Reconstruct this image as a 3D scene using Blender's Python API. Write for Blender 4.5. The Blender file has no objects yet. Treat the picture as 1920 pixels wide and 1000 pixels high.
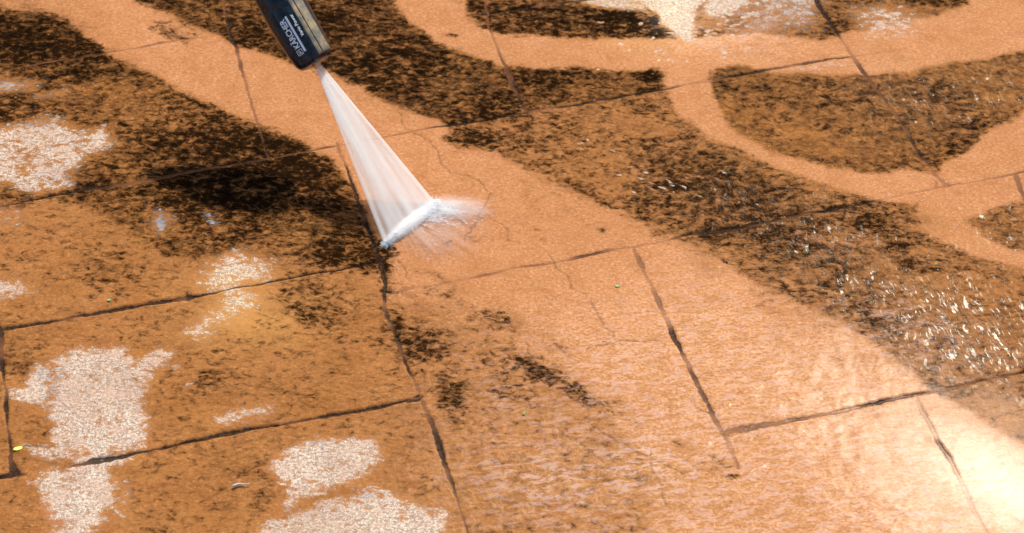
import bpy, bmesh, math, random
import numpy as np
from mathutils import Vector, Matrix
R = math.radians
random.seed(7); rng = np.random.default_rng(11)
scene = bpy.context.scene

# ------------------------------------------------------------------ camera, sky, sun, exposure
PITCH, ROLL, CAM_H, FPX = R(47.0), R(2.1), 1.54, 4000.0
fwd = Vector((0, math.cos(PITCH), -math.sin(PITCH)))
rt0 = Vector((1, 0, 0)); up0 = rt0.cross(fwd)
rt = rt0 * math.cos(ROLL) + up0 * math.sin(ROLL)
up = -rt0 * math.sin(ROLL) + up0 * math.cos(ROLL)
CAM = Vector((0, 0, CAM_H))
cd = bpy.data.cameras.new("camera"); cam = bpy.data.objects.new("camera", cd)
scene.collection.objects.link(cam); scene.camera = cam
cam.matrix_world = Matrix.Translation(CAM) @ Matrix((rt, up, -fwd)).transposed().to_4x4()
cd.sensor_width = 36; cd.lens = FPX / 1920 * 36; cd.clip_start = 0.05; cd.clip_end = 200
cd.dof.use_dof = True; cd.dof.aperture_fstop = 8.0; cd.dof.focus_distance = 2.08

SUN_EL, SUN_AZ = R(50.5), R(20.0)            # azimuth to the right of straight ahead
world = bpy.data.worlds.new("World"); scene.world = world; world.use_nodes = True
wn = world.node_tree; wn.nodes.clear()
sky = wn.nodes.new("ShaderNodeTexSky"); sky.sky_type = 'NISHITA'; sky.sun_disc = False
sky.sun_elevation = SUN_EL; sky.sun_rotation = SUN_AZ; sky.dust_density = 2.0
bg = wn.nodes.new("ShaderNodeBackground"); bg.inputs[1].default_value = 0.15
wo = wn.nodes.new("ShaderNodeOutputWorld")
wn.links.new(sky.outputs[0], bg.inputs[0]); wn.links.new(bg.outputs[0], wo.inputs[0])
sd = bpy.data.lights.new("sun", 'SUN'); sd.energy = 5.0; sd.angle = R(1.0); sd.color = (1.0, 0.925, 0.76)
sun = bpy.data.objects.new("sun", sd); scene.collection.objects.link(sun)
sdir = Vector((math.sin(SUN_AZ) * math.cos(SUN_EL), math.cos(SUN_AZ) * math.cos(SUN_EL), math.sin(SUN_EL)))
sun.rotation_euler = sdir.to_track_quat('Z', 'Y').to_euler(); sun.location = (1, 3, 3)
scene.view_settings.view_transform = 'Standard'; scene.view_settings.look = 'None'
scene.view_settings.exposure = 0.06; scene.view_settings.gamma = 1.0
scene.cycles.volume_bounces = 10; scene.cycles.max_bounces = 12
scene.cycles.volume_step_rate = 0.6; scene.cycles.volume_max_steps = 128

# ------------------------------------------------------------------ helpers
def ray(px, py):
    return (fwd * FPX + rt * (px - 960) + up * (500 - py)).normalized()
def at(px, py, z=0.0):
    d = ray(px, py); return CAM + d * ((z - CAM_H) / d.z)
def w2(pts):
    return np.array([[*at(p[0], p[1]).xy] for p in pts])
def sstep(a, b, x):
    t = np.clip((x - a) / (b - a), 0, 1); return t * t * (3 - 2 * t)
def vnoise(X, Y, scale, seed, octaves=1, gain=0.5):
    out = 0; amp = 1; tot = 0
    for o in range(octaves):
        g = np.random.default_rng(seed + o).random((256, 256)).astype(np.float32)
        x = X * scale + 57.3 * o + 100; y = Y * scale + 31.7 * o + 100
        xi = np.floor(x).astype(int); yi = np.floor(y).astype(int)
        fx = x - xi; fy = y - yi; fx = fx * fx * (3 - 2 * fx); fy = fy * fy * (3 - 2 * fy)
        xi %= 256; yi %= 256; xj = (xi + 1) % 256; yj = (yi + 1) % 256
        v = (g[xi, yi] * (1 - fx) + g[xj, yi] * fx) * (1 - fy) + (g[xi, yj] * (1 - fx) + g[xj, yj] * fx) * fy
        out = out + amp * (v * 2 - 1); tot += amp; amp *= gain; scale *= 2
    return out / tot

class NT:
    def __init__(s, name):
        s.mat = bpy.data.materials.new(name); s.mat.use_nodes = True
        s.t = s.mat.node_tree; s.t.nodes.clear()
        s.out = s.t.nodes.new("ShaderNodeOutputMaterial")
    def n(s, typ, **kw):
        nd = s.t.nodes.new("ShaderNode" + typ)
        for k, v in kw.items(): setattr(nd, k, v)
        return nd
    def l(s, a, b):
        if hasattr(a, 'is_output') or isinstance(a, bpy.types.NodeSocket): s.t.links.new(a, b)
        else: b.default_value = a
    def m(s, op, a, b=0.0, c=0.0, clamp=False):
        nd = s.n("Math", operation=op); nd.use_clamp = clamp
        s.l(a, nd.inputs[0]); s.l(b, nd.inputs[1]); s.l(c, nd.inputs[2]); return nd.outputs[0]
    def mr(s, x, a, b, c=0.0, d=1.0, smooth=False):
        nd = s.n("MapRange"); nd.interpolation_type = 'SMOOTHSTEP' if smooth else 'LINEAR'
        for i, v in enumerate((x, a, b, c, d)): s.l(v, nd.inputs[i])
        return nd.outputs[0]
    def mix(s, f, a, b, blend='MIX'):
        nd = s.n("Mix", data_type='RGBA', blend_type=blend); nd.clamp_factor = True
        s.l(f, nd.inputs[0])
        for v, i in ((a, 6), (b, 7)):
            if isinstance(v, tuple): nd.inputs[i].default_value = (*v, 1)
            else: s.l(v, nd.inputs[i])
        return nd.outputs[2]
    def noise(s, vec, scale, detail=4, rough=0.5, dist=0.0):
        nd = s.n("TexNoise"); nd.noise_dimensions = '3D'
        s.l(vec, nd.inputs['Vector']); nd.inputs['Scale'].default_value = scale
        nd.inputs['Detail'].default_value = detail; nd.inputs['Roughness'].default_value = rough
        nd.inputs['Distortion'].default_value = dist; return nd.outputs[0]
    def attr(s, name):
        nd = s.n("Attribute"); nd.attribute_name = name; return nd.outputs['Fac']
    def vec(s, x, y, z=0.0):
        nd = s.n("CombineXYZ"); s.l(x, nd.inputs[0]); s.l(y, nd.inputs[1]); s.l(z, nd.inputs[2]); return nd.outputs[0]
    def bump(s, h, strength, dist, normal=None):
        nd = s.n("Bump"); s.l(h, nd.inputs['Height']); nd.inputs['Strength'].default_value = strength
        nd.inputs['Distance'].default_value = dist
        if normal is not None: s.l(normal, nd.inputs['Normal'])
        return nd.outputs[0]
    def bsdf(s, **kw):
        nd = s.n("BsdfPrincipled")
        for k, v in kw.items():
            k = k.replace('_', ' ')
            if isinstance(v, tuple): nd.inputs[k].default_value = (*v, 1)
            else: s.l(v, nd.inputs[k])
        s.t.links.new(nd.outputs[0], s.out.inputs[0]); return nd

def link(name, me, mat, parent=None):
    o = bpy.data.objects.new(name, me); scene.collection.objects.link(o)
    if mat: me.materials.append(mat)
    if parent: o.parent = parent
    return o
def mesh_from(name, V, F, smooth=True):
    me = bpy.data.meshes.new(name); me.from_pydata([tuple(v) for v in V], [], [tuple(f) for f in F])
    if smooth: me.polygons.foreach_set('use_smooth', [True] * len(me.polygons))
    me.update(); return me
def tag(o, label, cat, group=None, kind=None):
    if label: o['label'] = label
    if cat: o['category'] = cat
    if group: o['group'] = group
    if kind: o['kind'] = kind
    return o

HIT = at(770, 421)          # middle of the line where the jet strikes the paving

# ------------------------------------------------------------------ ground mesh
step = 0.00115
def axis_coords(a, b, far):
    core = np.arange(a, b, step)
    ext = []; s = step; p = 0
    while p < far: s = min(s * 1.18, 0.6); p += s; ext.append(p)
    ext = np.array(ext)
    return np.concatenate([(a - ext)[::-1], core, core[-1] + ext])
c = [at(0, 0), at(1920, 0), at(0, 1000), at(1920, 1000)]
xs = axis_coords(min(v.x for v in c) - .03, max(v.x for v in c) + .03, 8)
ys = axis_coords(min(v.y for v in c) - .03, max(v.y for v in c) + .03, 8)
X, Y = np.meshgrid(xs, ys); X = X.astype(np.float64); Y = Y.astype(np.float64)
H_, W_ = X.shape
# ragged outlines: positions are warped before any mask is evaluated
wx = X + vnoise(X, Y, 30, 1, 3) * .006 + vnoise(X, Y, 170, 21, 2) * .0022
wy = Y + vnoise(X, Y, 30, 5, 3) * .006 + vnoise(X, Y, 170, 25, 2) * .0022
PXM = 0.00056               # metres per photo pixel, roughly

def region(pts, margin):
    x0, y0 = pts.min(0) - margin; x1, y1 = pts.max(0) + margin
    i0, i1 = np.searchsorted(xs, [x0, x1]); j0, j1 = np.searchsorted(ys, [y0, y1])
    return slice(j0, j1), slice(i0, i1)
def seg_dist(px, py, a, b):
    d = b - a; L = max(d @ d, 1e-12)
    t = np.clip(((px - a[0]) * d[0] + (py - a[1]) * d[1]) / L, 0, 1)
    return np.hypot(px - a[0] - t * d[0], py - a[1] - t * d[1]), t
def paint(field, poly, val, soft=8, op=1.0, mode='set'):
    P = w2(poly); s = soft * PXM * (1.3 if field is tint else 3.0 if (field is pale and soft > 2) else 1.9); m = s + .016
    rj, ri = region(P, m)
    px, py = wx[rj, ri], wy[rj, ri]
    if px.size == 0: return
    d = np.full(px.shape, 1e9); ins = np.zeros(px.shape, bool)
    for k in range(len(P)):
        a, b = P[k], P[(k + 1) % len(P)]
        dd, _ = seg_dist(px, py, a, b); d = np.minimum(d, dd)
        cr = ((a[1] > py) != (b[1] > py))
        with np.errstate(divide='ignore', invalid='ignore'):
            xi = (b[0] - a[0]) * (py - a[1]) / (b[1] - a[1] if b[1] != a[1] else 1e-12) + a[0]
        ins ^= cr & (px < xi)
    sd_ = np.where(ins, d, -d)
    f = sstep(-s, s, sd_) * op
    F = field[rj, ri]
    if mode == 'max': field[rj, ri] = np.maximum(F, val * f)
    elif mode == 'add': field[rj, ri] = F + val * f
    else: field[rj, ri] = F * (1 - f) + val * f
def blob(field, cx, cy, rx, ry, val, ang=0, op=1.0, mode='set', power=2.0):
    ring = [(cx + rx * math.cos(t) * math.cos(R(ang)) - ry * math.sin(t) * math.sin(R(ang)),
             cy + rx * math.cos(t) * math.sin(R(ang)) + ry * math.sin(t) * math.cos(R(ang))) for t in np.linspace(0, 2 * math.pi, 13)[:-1]]
    P = w2(ring); C = P.mean(0); A = w2([(cx + rx * math.cos(R(ang)), cy + rx * math.sin(R(ang)))])[0] - C
    B = w2([(cx - ry * math.sin(R(ang)), cy + ry * math.cos(R(ang)))])[0] - C
    M = np.linalg.inv(np.array([A, B]).T)
    P2 = C + (P - C) * 1.9
    rj, ri = region(P2, .01)
    qx, qy = wx[rj, ri] - C[0], wy[rj, ri] - C[1]
    u = M[0, 0] * qx + M[0, 1] * qy; v = M[1, 0] * qx + M[1, 1] * qy
    f = np.exp(-((u * u + v * v) ** (power / 2)) * 1.2) * op
    f[f < .02] = 0
    F = field[rj, ri]
    if mode == 'max': field[rj, ri] = np.maximum(F, val * f)
    elif mode == 'add': field[rj, ri] = F + val * f
    else: field[rj, ri] = F * (1 - f) + val * f

grime = np.zeros_like(X); brown = np.zeros_like(X); tint = np.zeros_like(X); pale = np.zeros_like(X)
film = np.zeros_like(X); streak = np.zeros_like(X); gloss = np.zeros_like(X); cool = np.zeros_like(X); gold = np.zeros_like(X)
# paving beyond the frame: swirls of cleaned and dirty stone
far = sstep(-.1, .25, vnoise(X, Y, 4.0, 77, 3))
grime[:] = .5 * far; brown[:] = .55 * far; tint[:] = .2

BIGCLEAN = [(-200,-120),(70,-60),(250,-30),(250,0),(310,25),(380,60),(430,85),(490,100),(545,118),(600,128),(640,150),(700,180),(760,205),(830,240),
  (830,262),(870,282),(930,290),(990,322),(1060,352),(1130,387),(1190,405),(1240,440),(1290,455),(1380,510),(1440,545),(1500,572),(1600,622),(1700,690),
  (1780,750),(1920,835),(2100,930),(2100,1200),(700,1200),(720,500),(715,460),(690,400),(655,325),(610,290),(560,265),(480,230),(380,190),(290,140),(200,100),(150,60),(85,20),(20,15)]
# --- lower-left: half-cleaned orange-brown stone
LL = [(-250,360),(60,372),(150,355),(300,420),(420,470),(560,470),(700,500),(745,560),(800,560),(870,600),(960,640),(1060,700),(1130,765),(1180,800),(1300,830),(1250,1000),(1250,1200),(-250,1200)]
paint(grime, LL, .25, 14); paint(brown, LL, .28, 20); paint(tint, LL, .75, 40)
# --- dirty zones above the jet
Z1 = [(-300,-100),(20,15),(85,20),(150,60),(200,100),(290,140),(380,190),(480,230),(560,265),(615,292),(655,330),(690,405),(715,462),(742,500),(690,512),(640,500),(560,478),(500,488),(430,478),(380,492),(300,470),(230,430),(150,372),(60,375),(-300,420)]
paint(grime, Z1, .60, 7); paint(brown, Z1, .60, 7); paint(tint, Z1, .9, 10)
Z2 = [(250,-60),(252,0),(310,25),(380,60),(430,85),(490,100),(545,120),(600,128),(640,150),(700,180),(760,205),(845,237),(900,228),(990,206),(1060,195),(1250,165),(1240,128),(1150,132),(1060,126),(1010,131),(940,120),(860,98),(812,76),(770,40),(735,0),(700,-60)]
paint(grime, Z2, .66, 6); paint(brown, Z2, .75, 6); paint(tint, Z2, .9, 10)
Z4 = [(868,-80),(872,0),(878,30),(905,52),(940,64),(1050,72),(1150,76),(1240,73),(1270,70),(1400,60),(1540,75),(1580,60),(1640,55),(1720,40),(1850,0),(1850,-80)]
paint(grime, Z4, .62, 6); paint(brown, Z4, .6, 8); paint(tint, Z4, .7, 10)
Z36 = [(832,262),(850,236),(900,229),(990,206),(1250,165),(1272,208),(1340,262),(1430,300),(1500,330),(1600,360),(1640,376),(1720,384),(1726,430),(1770,460),(1840,485),(1920,500),(2200,520),(2200,980),(2000,880),(1920,835),(1780,750),(1700,690),(1600,622),(1500,572),(1440,545),(1380,510),(1290,455),(1240,440),(1190,405),(1130,387),(1060,352),(990,322),(930,290),(870,282)]
paint(grime, Z36, .45, 6); paint(brown, Z36, .5, 8); paint(tint, Z36, .7, 10)
Z5 = [(1332,132),(1385,122),(1470,134),(1600,138),(1700,134),(1800,114),(1920,92),(2200,40),(2200,120),(1920,213),(1840,258),(1790,298),(1756,330),(1740,325),(1700,312),(1650,326),(1600,326),(1530,312),(1440,285),(1400,262),(1362,228),(1338,185)]
paint(grime, Z5, .42, 5); paint(brown, Z5, .72, 5); paint(tint, Z5, .9, 8)
Z7 = [(1815,415),(1870,390),(1920,374),(2200,300),(2200,600),(1960,482),(1900,470),(1850,448)]
paint(grime, Z7, .45, 5); paint(brown, Z7, .55, 6); paint(tint, Z7, .7, 8)
BAND = [(735,0),(770,40),(812,76),(860,98),(940,120),(1010,131),(1060,126),(1150,132),(1240,127),(1248,160),(1272,208),(1340,262),(1430,300),(1500,330),(1600,360),(1640,376),(1720,384),(1726,430),(1770,460),(1840,485),(1920,500),(2200,520),(2200,600),(1960,482),(1900,470),(1850,448),(1812,415),(1870,390),(1920,374),(2200,280),(2200,120),(1920,213),(1840,258),(1790,298),(1756,330),(1740,325),(1700,312),(1650,326),(1600,326),(1530,312),(1440,285),(1400,262),(1362,228),(1338,185),(1332,132),(1385,122),(1470,134),(1600,138),(1700,134),(1800,114),(1920,92),(2200,40),(2200,-200),(1920,-100),(1800,20),(1720,40),(1640,55),(1580,62),(1540,75),(1400,62),(1270,70),(1240,73),(1150,76),(1050,72),(940,64),(905,52),(878,30),(872,0),(860,-60),(700,-60)]
paint(grime, BAND, .0, 5); paint(brown, BAND, .0, 5); paint(tint, BAND, .10, 6)
paint(grime, BIGCLEAN, .03, 5, op=.0)
# the cleaned swath itself
SW = [(-200,-120),(70,-60),(250,-60),(252,0),(310,25),(380,60),(430,85),(490,100),(545,120),(600,128),(640,150),(700,180),(760,205),(845,238),(832,262),(870,282),(930,290),(990,322),(1060,352),(1130,387),(1190,405),(1240,440),(1290,455),(1380,510),(1440,545),(1500,572),(1600,622),(1700,690),(1780,750),(1920,835),(2100,930),(2100,1200),(1250,1200),(1230,1000),(1200,850),(1130,765),(1060,700),(960,640),(870,600),(800,560),(745,560),(742,500),(715,462),(690,405),(655,330),(615,292),(560,265),(480,230),(380,190),(290,140),(200,100),(150,60),(85,20),(20,15)]
paint(grime, SW, .02, 6); paint(brown, SW, .0, 6); paint(tint, SW, .12, 12)
for _k in range(44):
    _x, _y = random.uniform(-40, 780), random.uniform(500, 1000)
    blob(brown, _x, _y, random.uniform(25, 90), random.uniform(10, 40), random.uniform(.05, .80), random.uniform(-40, 30), op=.75)
    blob(grime, _x + 10, _y, random.uniform(20, 60), random.uniform(8, 26), random.uniform(.02, .40), random.uniform(-40, 30), op=.7)
# --- density variation inside the zones: (cx, cy, rx, ry, value, angle)
for a in [(60,70,110,60,.9,20),(180,130,90,40,.82,30),(280,170,70,30,.6,30),(230,190,90,40,.42,15),(300,225,60,30,.38,20),(420,240,60,25,.62,20),
          (430,300,150,60,.95,10),(560,310,80,40,.95,35),(610,380,60,50,.78,60),(450,400,120,45,.88,0),(560,420,80,40,.55,0),(330,370,90,40,.9,0),(210,330,60,35,.66,0),
          (250,290,60,30,.5,0),(600,480,80,25,.75,-8),(700,480,40,30,.85,0),(520,460,60,20,.5,0),(170,360,70,16,.8,-10),(60,380,90,10,.5,-10),(40,195,70,25,.7,0),(100,215,60,18,.5,0),
          (40,300,40,20,.35,0),(160,200,50,18,.6,0),
          (300,5,40,14,.9,0),(330,60,60,20,.75,20),(420,30,40,40,.55,60),(650,20,80,30,.85,0),(780,110,120,40,.72,20),(850,180,90,30,.66,0),(700,120,90,30,.78,25),(940,180,50,40,.85,50),(620,130,70,20,.85,20),
          (1050,150,90,18,.62,0),(1130,170,80,18,.42,0),(1200,150,40,14,.4,0),(1225,142,30,12,.85,0),(1000,150,60,14,.7,0),(690,60,60,30,.66,0),(460,10,20,20,.6,0),
          (1000,25,110,24,.85,5),(1150,40,80,24,.92,5),(930,45,40,12,.7,5),(1220,65,30,8,.8,0),
          (900,260,70,20,.7,0),(1000,250,80,28,.5,10),(1110,270,90,40,.36,20),(1060,320,90,26,.30,20),(1160,340,70,40,.30,20),(1230,290,40,26,.62,0),
          (1130,190,90,14,.45,-8),(1240,370,50,50,.72,30),(1330,330,110,55,.80,25),(1440,400,110,45,.78,15),(1330,420,60,40,.7,20),(1400,350,70,30,.72,20),(1560,390,90,22,.62,5),(1650,420,70,25,.72,20),(1500,480,110,40,.66,25),
          (1600,540,100,35,.62,25),(1660,490,90,30,.55,10),(1800,560,140,50,.42,15),(1850,540,90,30,.32,10),(1900,500,60,14,.3,10),(1640,600,60,22,.72,25),(1720,660,50,22,.55,25),(1850,700,100,40,.42,10),(1830,740,60,25,.62,15),(1740,580,80,30,.5,25),
          (1180,225,50,22,.20,25),(1240,240,40,18,.22,30),
          (1370,160,40,30,.62,0),(1480,160,110,24,.45,0),(1600,175,60,30,.6,0),(1740,180,60,35,.6,10),(1800,250,60,30,.62,-30),(1440,230,80,28,.30,15),(1540,270,90,28,.26,15),(1620,250,50,40,.3,0),(1640,310,60,12,.5,0),(1860,140,60,30,.42,0),(1700,290,40,20,.4,0),(1900,190,50,20,.3,0),
          (1480,20,60,25,.6,0),(1540,30,40,25,.7,40),(1600,20,60,18,.62,0),(1680,20,60,14,.45,0),(1420,55,80,10,.45,0),(1330,30,40,30,.1,0),
          (215,510,80,40,.42,0),(590,560,75,42,.60,20),(590,590,60,20,.6,10),(640,570,40,30,.45,0),(30,680,45,22,.72,25),(60,850,70,24,.40,0),(85,800,30,20,.5,0),(330,590,60,18,.35,0),(410,640,120,60,.28,0),(380,720,70,30,.5,-25),(560,740,50,20,.42,0),(60,620,60,14,.3,0),
          (460,870,70,40,.40,0),(500,910,30,40,.5,0),(330,850,60,20,.3,0),(640,560,60,20,.36,0),(700,640,30,20,.4,0),(440,600,60,20,.08,0),(480,540,50,30,.12,0),
          (790,640,55,34,.78,10),(845,735,42,38,.95,40),(925,600,58,22,.72,25),(820,548,46,12,.7,15),(735,605,18,30,.8,0),(935,690,50,35,.35,0),(950,735,40,18,.6,0),(1010,690,55,20,.85,20),(1085,735,65,18,.75,30),(1130,765,40,8,.5,20),(790,790,60,12,.4,0),
          (1900,790,110,45,.16,25),(1330,870,70,22,.42,0),(1370,898,20,7,.8,0),(1270,830,50,14,.3,0),(1200,800,50,8,.3,20),(1180,870,40,30,.22,0),
          (735,470,20,10,.7,20),(850,455,60,12,.34,-5),(1012,430,12,16,.2,0),(848,67,17,6,.75,8),(905,66,8,5,.4,0),
          (290,200,70,30,.5,20)]:
    x, y, rx, ry, v, ang = a
    blob(grime, x, y, rx, ry, v, ang, op=.85, power=2.6)
for a in [(60,70,140,70,.9,20),(430,330,190,90,.95,10),(600,400,100,60,.8,50),(160,120,120,40,.85,28),(1330,360,160,60,.8,20),(1100,30,160,30,.9,4),(1600,200,200,50,.8,5),(590,575,80,40,.55,20),
          (845,735,50,45,.7,40),(640,90,120,50,.85,20),(840,170,120,50,.8,0),(1480,440,170,40,.6,20),(410,680,160,60,.42,0),(215,510,100,50,.45,0),(1750,600,200,60,.45,20),(330,220,100,30,.5,20),
          (650,672,40,13,.65,0),(430,880,110,50,.5,0),(300,930,60,12,.5,20),(400,950,50,14,.5,20),(1060,230,150,30,.45,5),(1500,250,130,30,.6,10),(950,680,100,50,.4,20),(1750,420,60,30,.6,20)]:
    x, y, rx, ry, v, ang = a
    blob(brown, x, y, rx, ry, v, ang, op=.8)
for _ in range(120):
    x, y = random.uniform(560, 1900), random.uniform(230, 1000)
    blob(brown, x, y, random.uniform(8, 50), random.uniform(3, 14), random.uniform(.03, .16), random.uniform(-20, 40), op=.6, mode='max')
for _ in range(46):
    q = random.random(); x = 770 + 350 * q + random.gauss(0, 30); y = 545 + 200 * q + random.gauss(0, 30)
    blob(grime, x, y, random.uniform(14, 40), random.uniform(6, 16), random.uniform(.25, .66), 35 + random.uniform(-15, 15), op=.6, mode='max')
    blob(brown, x, y, random.uniform(20, 55), random.uniform(9, 22), random.uniform(.2, .5), 35, op=.6, mode='max')
EDGE = [(1000,325),(1060,352),(1130,387),(1190,405),(1240,440),(1290,455),(1380,510),(1440,545),(1500,572),(1600,622),(1700,690),(1780,750)]
for _ in range(110):
    k = random.randrange(len(EDGE) - 1); q = random.random(); (ax, ay), (bx, by) = EDGE[k], EDGE[k + 1]
    off = random.gauss(-2, 16); x, y = ax + (bx - ax) * q + off * .4, ay + (by - ay) * q - off
    inside = off > 0
    blob(grime, x, y, random.uniform(10, 34), random.uniform(5, 12), random.uniform(.3, .6) if inside else random.uniform(.1, .42), 28, op=.7)
    blob(brown, x, y, random.uniform(14, 40), random.uniform(6, 14), random.uniform(.3, .6) if inside else random.uniform(.05, .35), 28, op=.6)
blob(brown, 1900, 790, 110, 45, .3, 25, op=.8)
# soft trails left in the swath edge (dirt smears pushed downstream)
for a in [(1160,235,40,10,.35,25),(1010,432,14,20,.45,60),(1455,620,20,30,.25,0),(1180,900,70,18,.25,0),(1190,905,120,30,.2,0)]:
    x, y, rx, ry, v, ang = a; blob(brown, x, y, rx, ry, v, ang, op=.8)
# --- saturation / wetness tint of the paving
for a in [(1050,850,280,110,.5,10),(1330,940,230,90,.42,0),(1200,900,160,80,.5,0),(950,640,150,80,.5,30),(1300,760,160,90,.25,10),(470,600,120,60,.85,0),(560,470,80,30,.8,0),(250,680,60,60,.9,0)]:
    x, y, rx, ry, v, ang = a; blob(tint, x, y, rx, ry, v, ang, op=.8)
# --- pale patches: sky reflections on wet stone, painted as colour
PALE = [
 ([(65,690),(100,680),(150,655),(230,655),(245,682),(300,658),(322,664),(285,700),(268,740),(276,800),(262,840),(240,862),(210,882),(216,920),(205,960),(165,1010),(160,1060),(80,1060),(95,1000),(90,930),(50,905),(80,892),(140,872),(60,852),(38,836),(92,830),(104,800),(92,770),(60,758),(18,745),(15,735),(50,722)], .95, 7),
 ([(500,880),(530,850),(590,820),(640,830),(700,825),(720,855),(702,880),(670,900),(620,920),(560,940),(530,955),(540,920)], .95, 7),
 ([(470,1010),(500,975),(560,965),(620,940),(700,915),(740,930),(800,950),(832,962),(830,1060),(440,1060)], .9, 7),
 ([(398,792),(450,770),(512,755),(506,775),(462,796),(420,806)], .7, 7),
 ([(-120,515),(0,520),(30,525),(56,545),(25,562),(-100,560)], .85, 9),
 ([(-200,250),(0,240),(40,233),(100,220),(130,230),(150,250),(190,243),(216,270),(170,295),(140,320),(132,350),(60,362),(20,345),(-200,340)], .74, 9),
 ([(-60,145),(40,150),(80,152),(60,172),(-60,178)], .55, 8),
 ([(62,185),(100,172),(135,166),(120,180),(70,192)], .5, 6),
 ([(278,388),(322,402),(318,425),(300,445),(285,425)], .5, 7),
 ([(378,398),(400,402),(412,430),(395,430)], .4, 6),
 ([(400,495),(450,475),(502,500),(506,520),(440,540),(482,560),(445,590),(400,608),(372,640),(350,632),(372,600),(410,568),(412,550),(372,532)], .8, 12),
 ([(1170,-40),(1180,4),(1215,15),(1240,28),(1238,44),(1262,58),(1260,66),(1292,78),(1306,50),(1300,20),(1325,-10),(1330,-40)], .95, 3),
 ([(1000,-30),(1060,-4),(1110,10),(1150,14),(1215,24),(1200,-30)], .85, 5),
 ([(1322,-20),(1320,10),(1328,30),(1360,26),(1395,14),(1440,-20)], .9, 4),
 ([(1340,50),(1375,38),(1420,20),(1440,0),(1500,-20),(1400,-20),(1370,25)], .42, 8),
 ([(1600,20),(1665,12),(1720,35),(1690,72),(1620,66)], .62, 14),
 ([(1440,-20),(1560,-20),(1530,50),(1450,60),(1380,70),(1400,20)], .5, 14),
 ([(1440,0),(1530,-20),(1540,40),(1480,55),(1440,45)], .35, 14),
 ([(1440,132),(1500,120),(1590,108),(1590,122),(1500,134)], .5, 5),
 ([(0,395),(40,400),(35,418),(0,415)], .45, 10),
]
for _ in range(90):  # splatter glints dotted in as pale colour
    x, y = random.gauss(1320, 75), random.gauss(78, 26)
    if random.random() < .35: x, y = random.gauss(1400, 50), random.gauss(30, 22)
    w = random.uniform(2.5, 9); hh = random.uniform(1.2, 3)
    PALE.append(([(x - w, y), (x - w * .3, y - hh), (x + w * .6, y - hh * .8), (x + w, y + hh * .3), (x, y + hh)], random.uniform(.7, 1), 1.2))
for _ in range(45):
    x, y = random.choice([(1130, 320), (1190, 330), (1100, 300), (1290, 320), (1340, 365)]); x += random.gauss(0, 35); y += random.gauss(0, 18)
    w = random.uniform(3, 9); hh = random.uniform(1, 1.8)
    PALE.append(([(x - w, y - w * .35), (x, y - hh), (x + w, y + w * .35), (x, y + hh)], random.uniform(.5, .9), 1.0))
for p, v, s in PALE: paint(pale, p, v, s, mode='max')
for a in [(80,800,14,12,.0,0),(150,850,28,12,.25,0),(62,745,10,10,.9,0),(225,845,30,14,.45,0),(200,790,60,14,.75,0),(105,720,14,40,.55,20),(95,760,14,16,.4,0),(590,905,30,12,.55,0),(60,300,60,14,.5,0),(230,940,20,50,.5,0),(120,900,30,8,.6,0),(330,690,14,5,.5,0),(350,720,18,6,.45,-40)]:
    x, y, rx, ry, v, ang = a; blob(pale, x, y, rx, ry, v, ang, op=.9)
for a in [(30,160,80,20,.9,0),(100,180,50,14,.9,0),(60,235,60,6,.8,0),(300,415,40,30,1,0),(395,415,25,20,.9,0),(90,700,22,14,.7,30),(100,730,14,60,.6,10),(160,330,80,20,.5,0),(560,960,60,12,.5,0),(590,828,18,6,.8,0),(690,930,30,8,.5,0),(0,218,12,10,1,0),(1490,25,60,30,.6,0),(1350,340,120,60,.25,0)]:
    x, y, rx, ry, v, ang = a; blob(cool, x, y, rx, ry, v, ang, op=.9, mode='max')
for a in [(460,590,110,70,1,0),(520,600,70,50,.9,0),(440,540,80,40,.8,0),(1230,30,110,60,1,0),(1130,0,80,14,.8,0),(600,440,60,30,.4,0)]:  # warm reflected glow, painted as a golden tint
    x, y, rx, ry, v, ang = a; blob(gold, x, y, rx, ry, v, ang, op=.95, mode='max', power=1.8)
# grime pushed out of the pale patches
grime *= (1 - .85 * np.clip(pale * 1.1, 0, 1)); brown *= (1 - .7 * np.clip(pale, 0, 1))
# --- running water film, ripple streaks, glossy pool
FILM = [(830,640),(1000,620),(1200,560),(1330,500),(1450,560),(1600,630),(1700,690),(1780,750),(1920,835),(2150,930),(2150,1200),(700,1200),(830,960),(850,860),(800,760)]
paint(film, FILM, .5, 90)
for a in [(1050,900,260,110,1,5),(1200,880,200,100,1,0),(1700,620,220,90,1,20),(1350,40,150,60,1,0),(1500,450,200,60,.6,20),(1700,170,120,50,.4,0)]:
    x, y, rx, ry, v, ang = a; blob(film, x, y, rx, ry, v, ang, op=.9, mode='max')
for a in [(1400,380,180,80,1,20),(1600,500,220,90,1,25),(1800,620,250,120,1,25),(1700,180,150,60,.8,0),(1860,160,100,50,.9,0),(1000,900,320,120,.7,0),(1500,800,300,140,.5,10),(1860,430,60,40,.8,0)]:
    x, y, rx, ry, v, ang = a; blob(streak, x, y, rx, ry, v, ang, op=1, mode='max')
blob(gloss, 1900, 915, 300, 125, 1, 28, mode='max', power=1.7)
blob(gloss, 1270, 25, 60, 45, .8, 0, mode='max', power=3)

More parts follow.
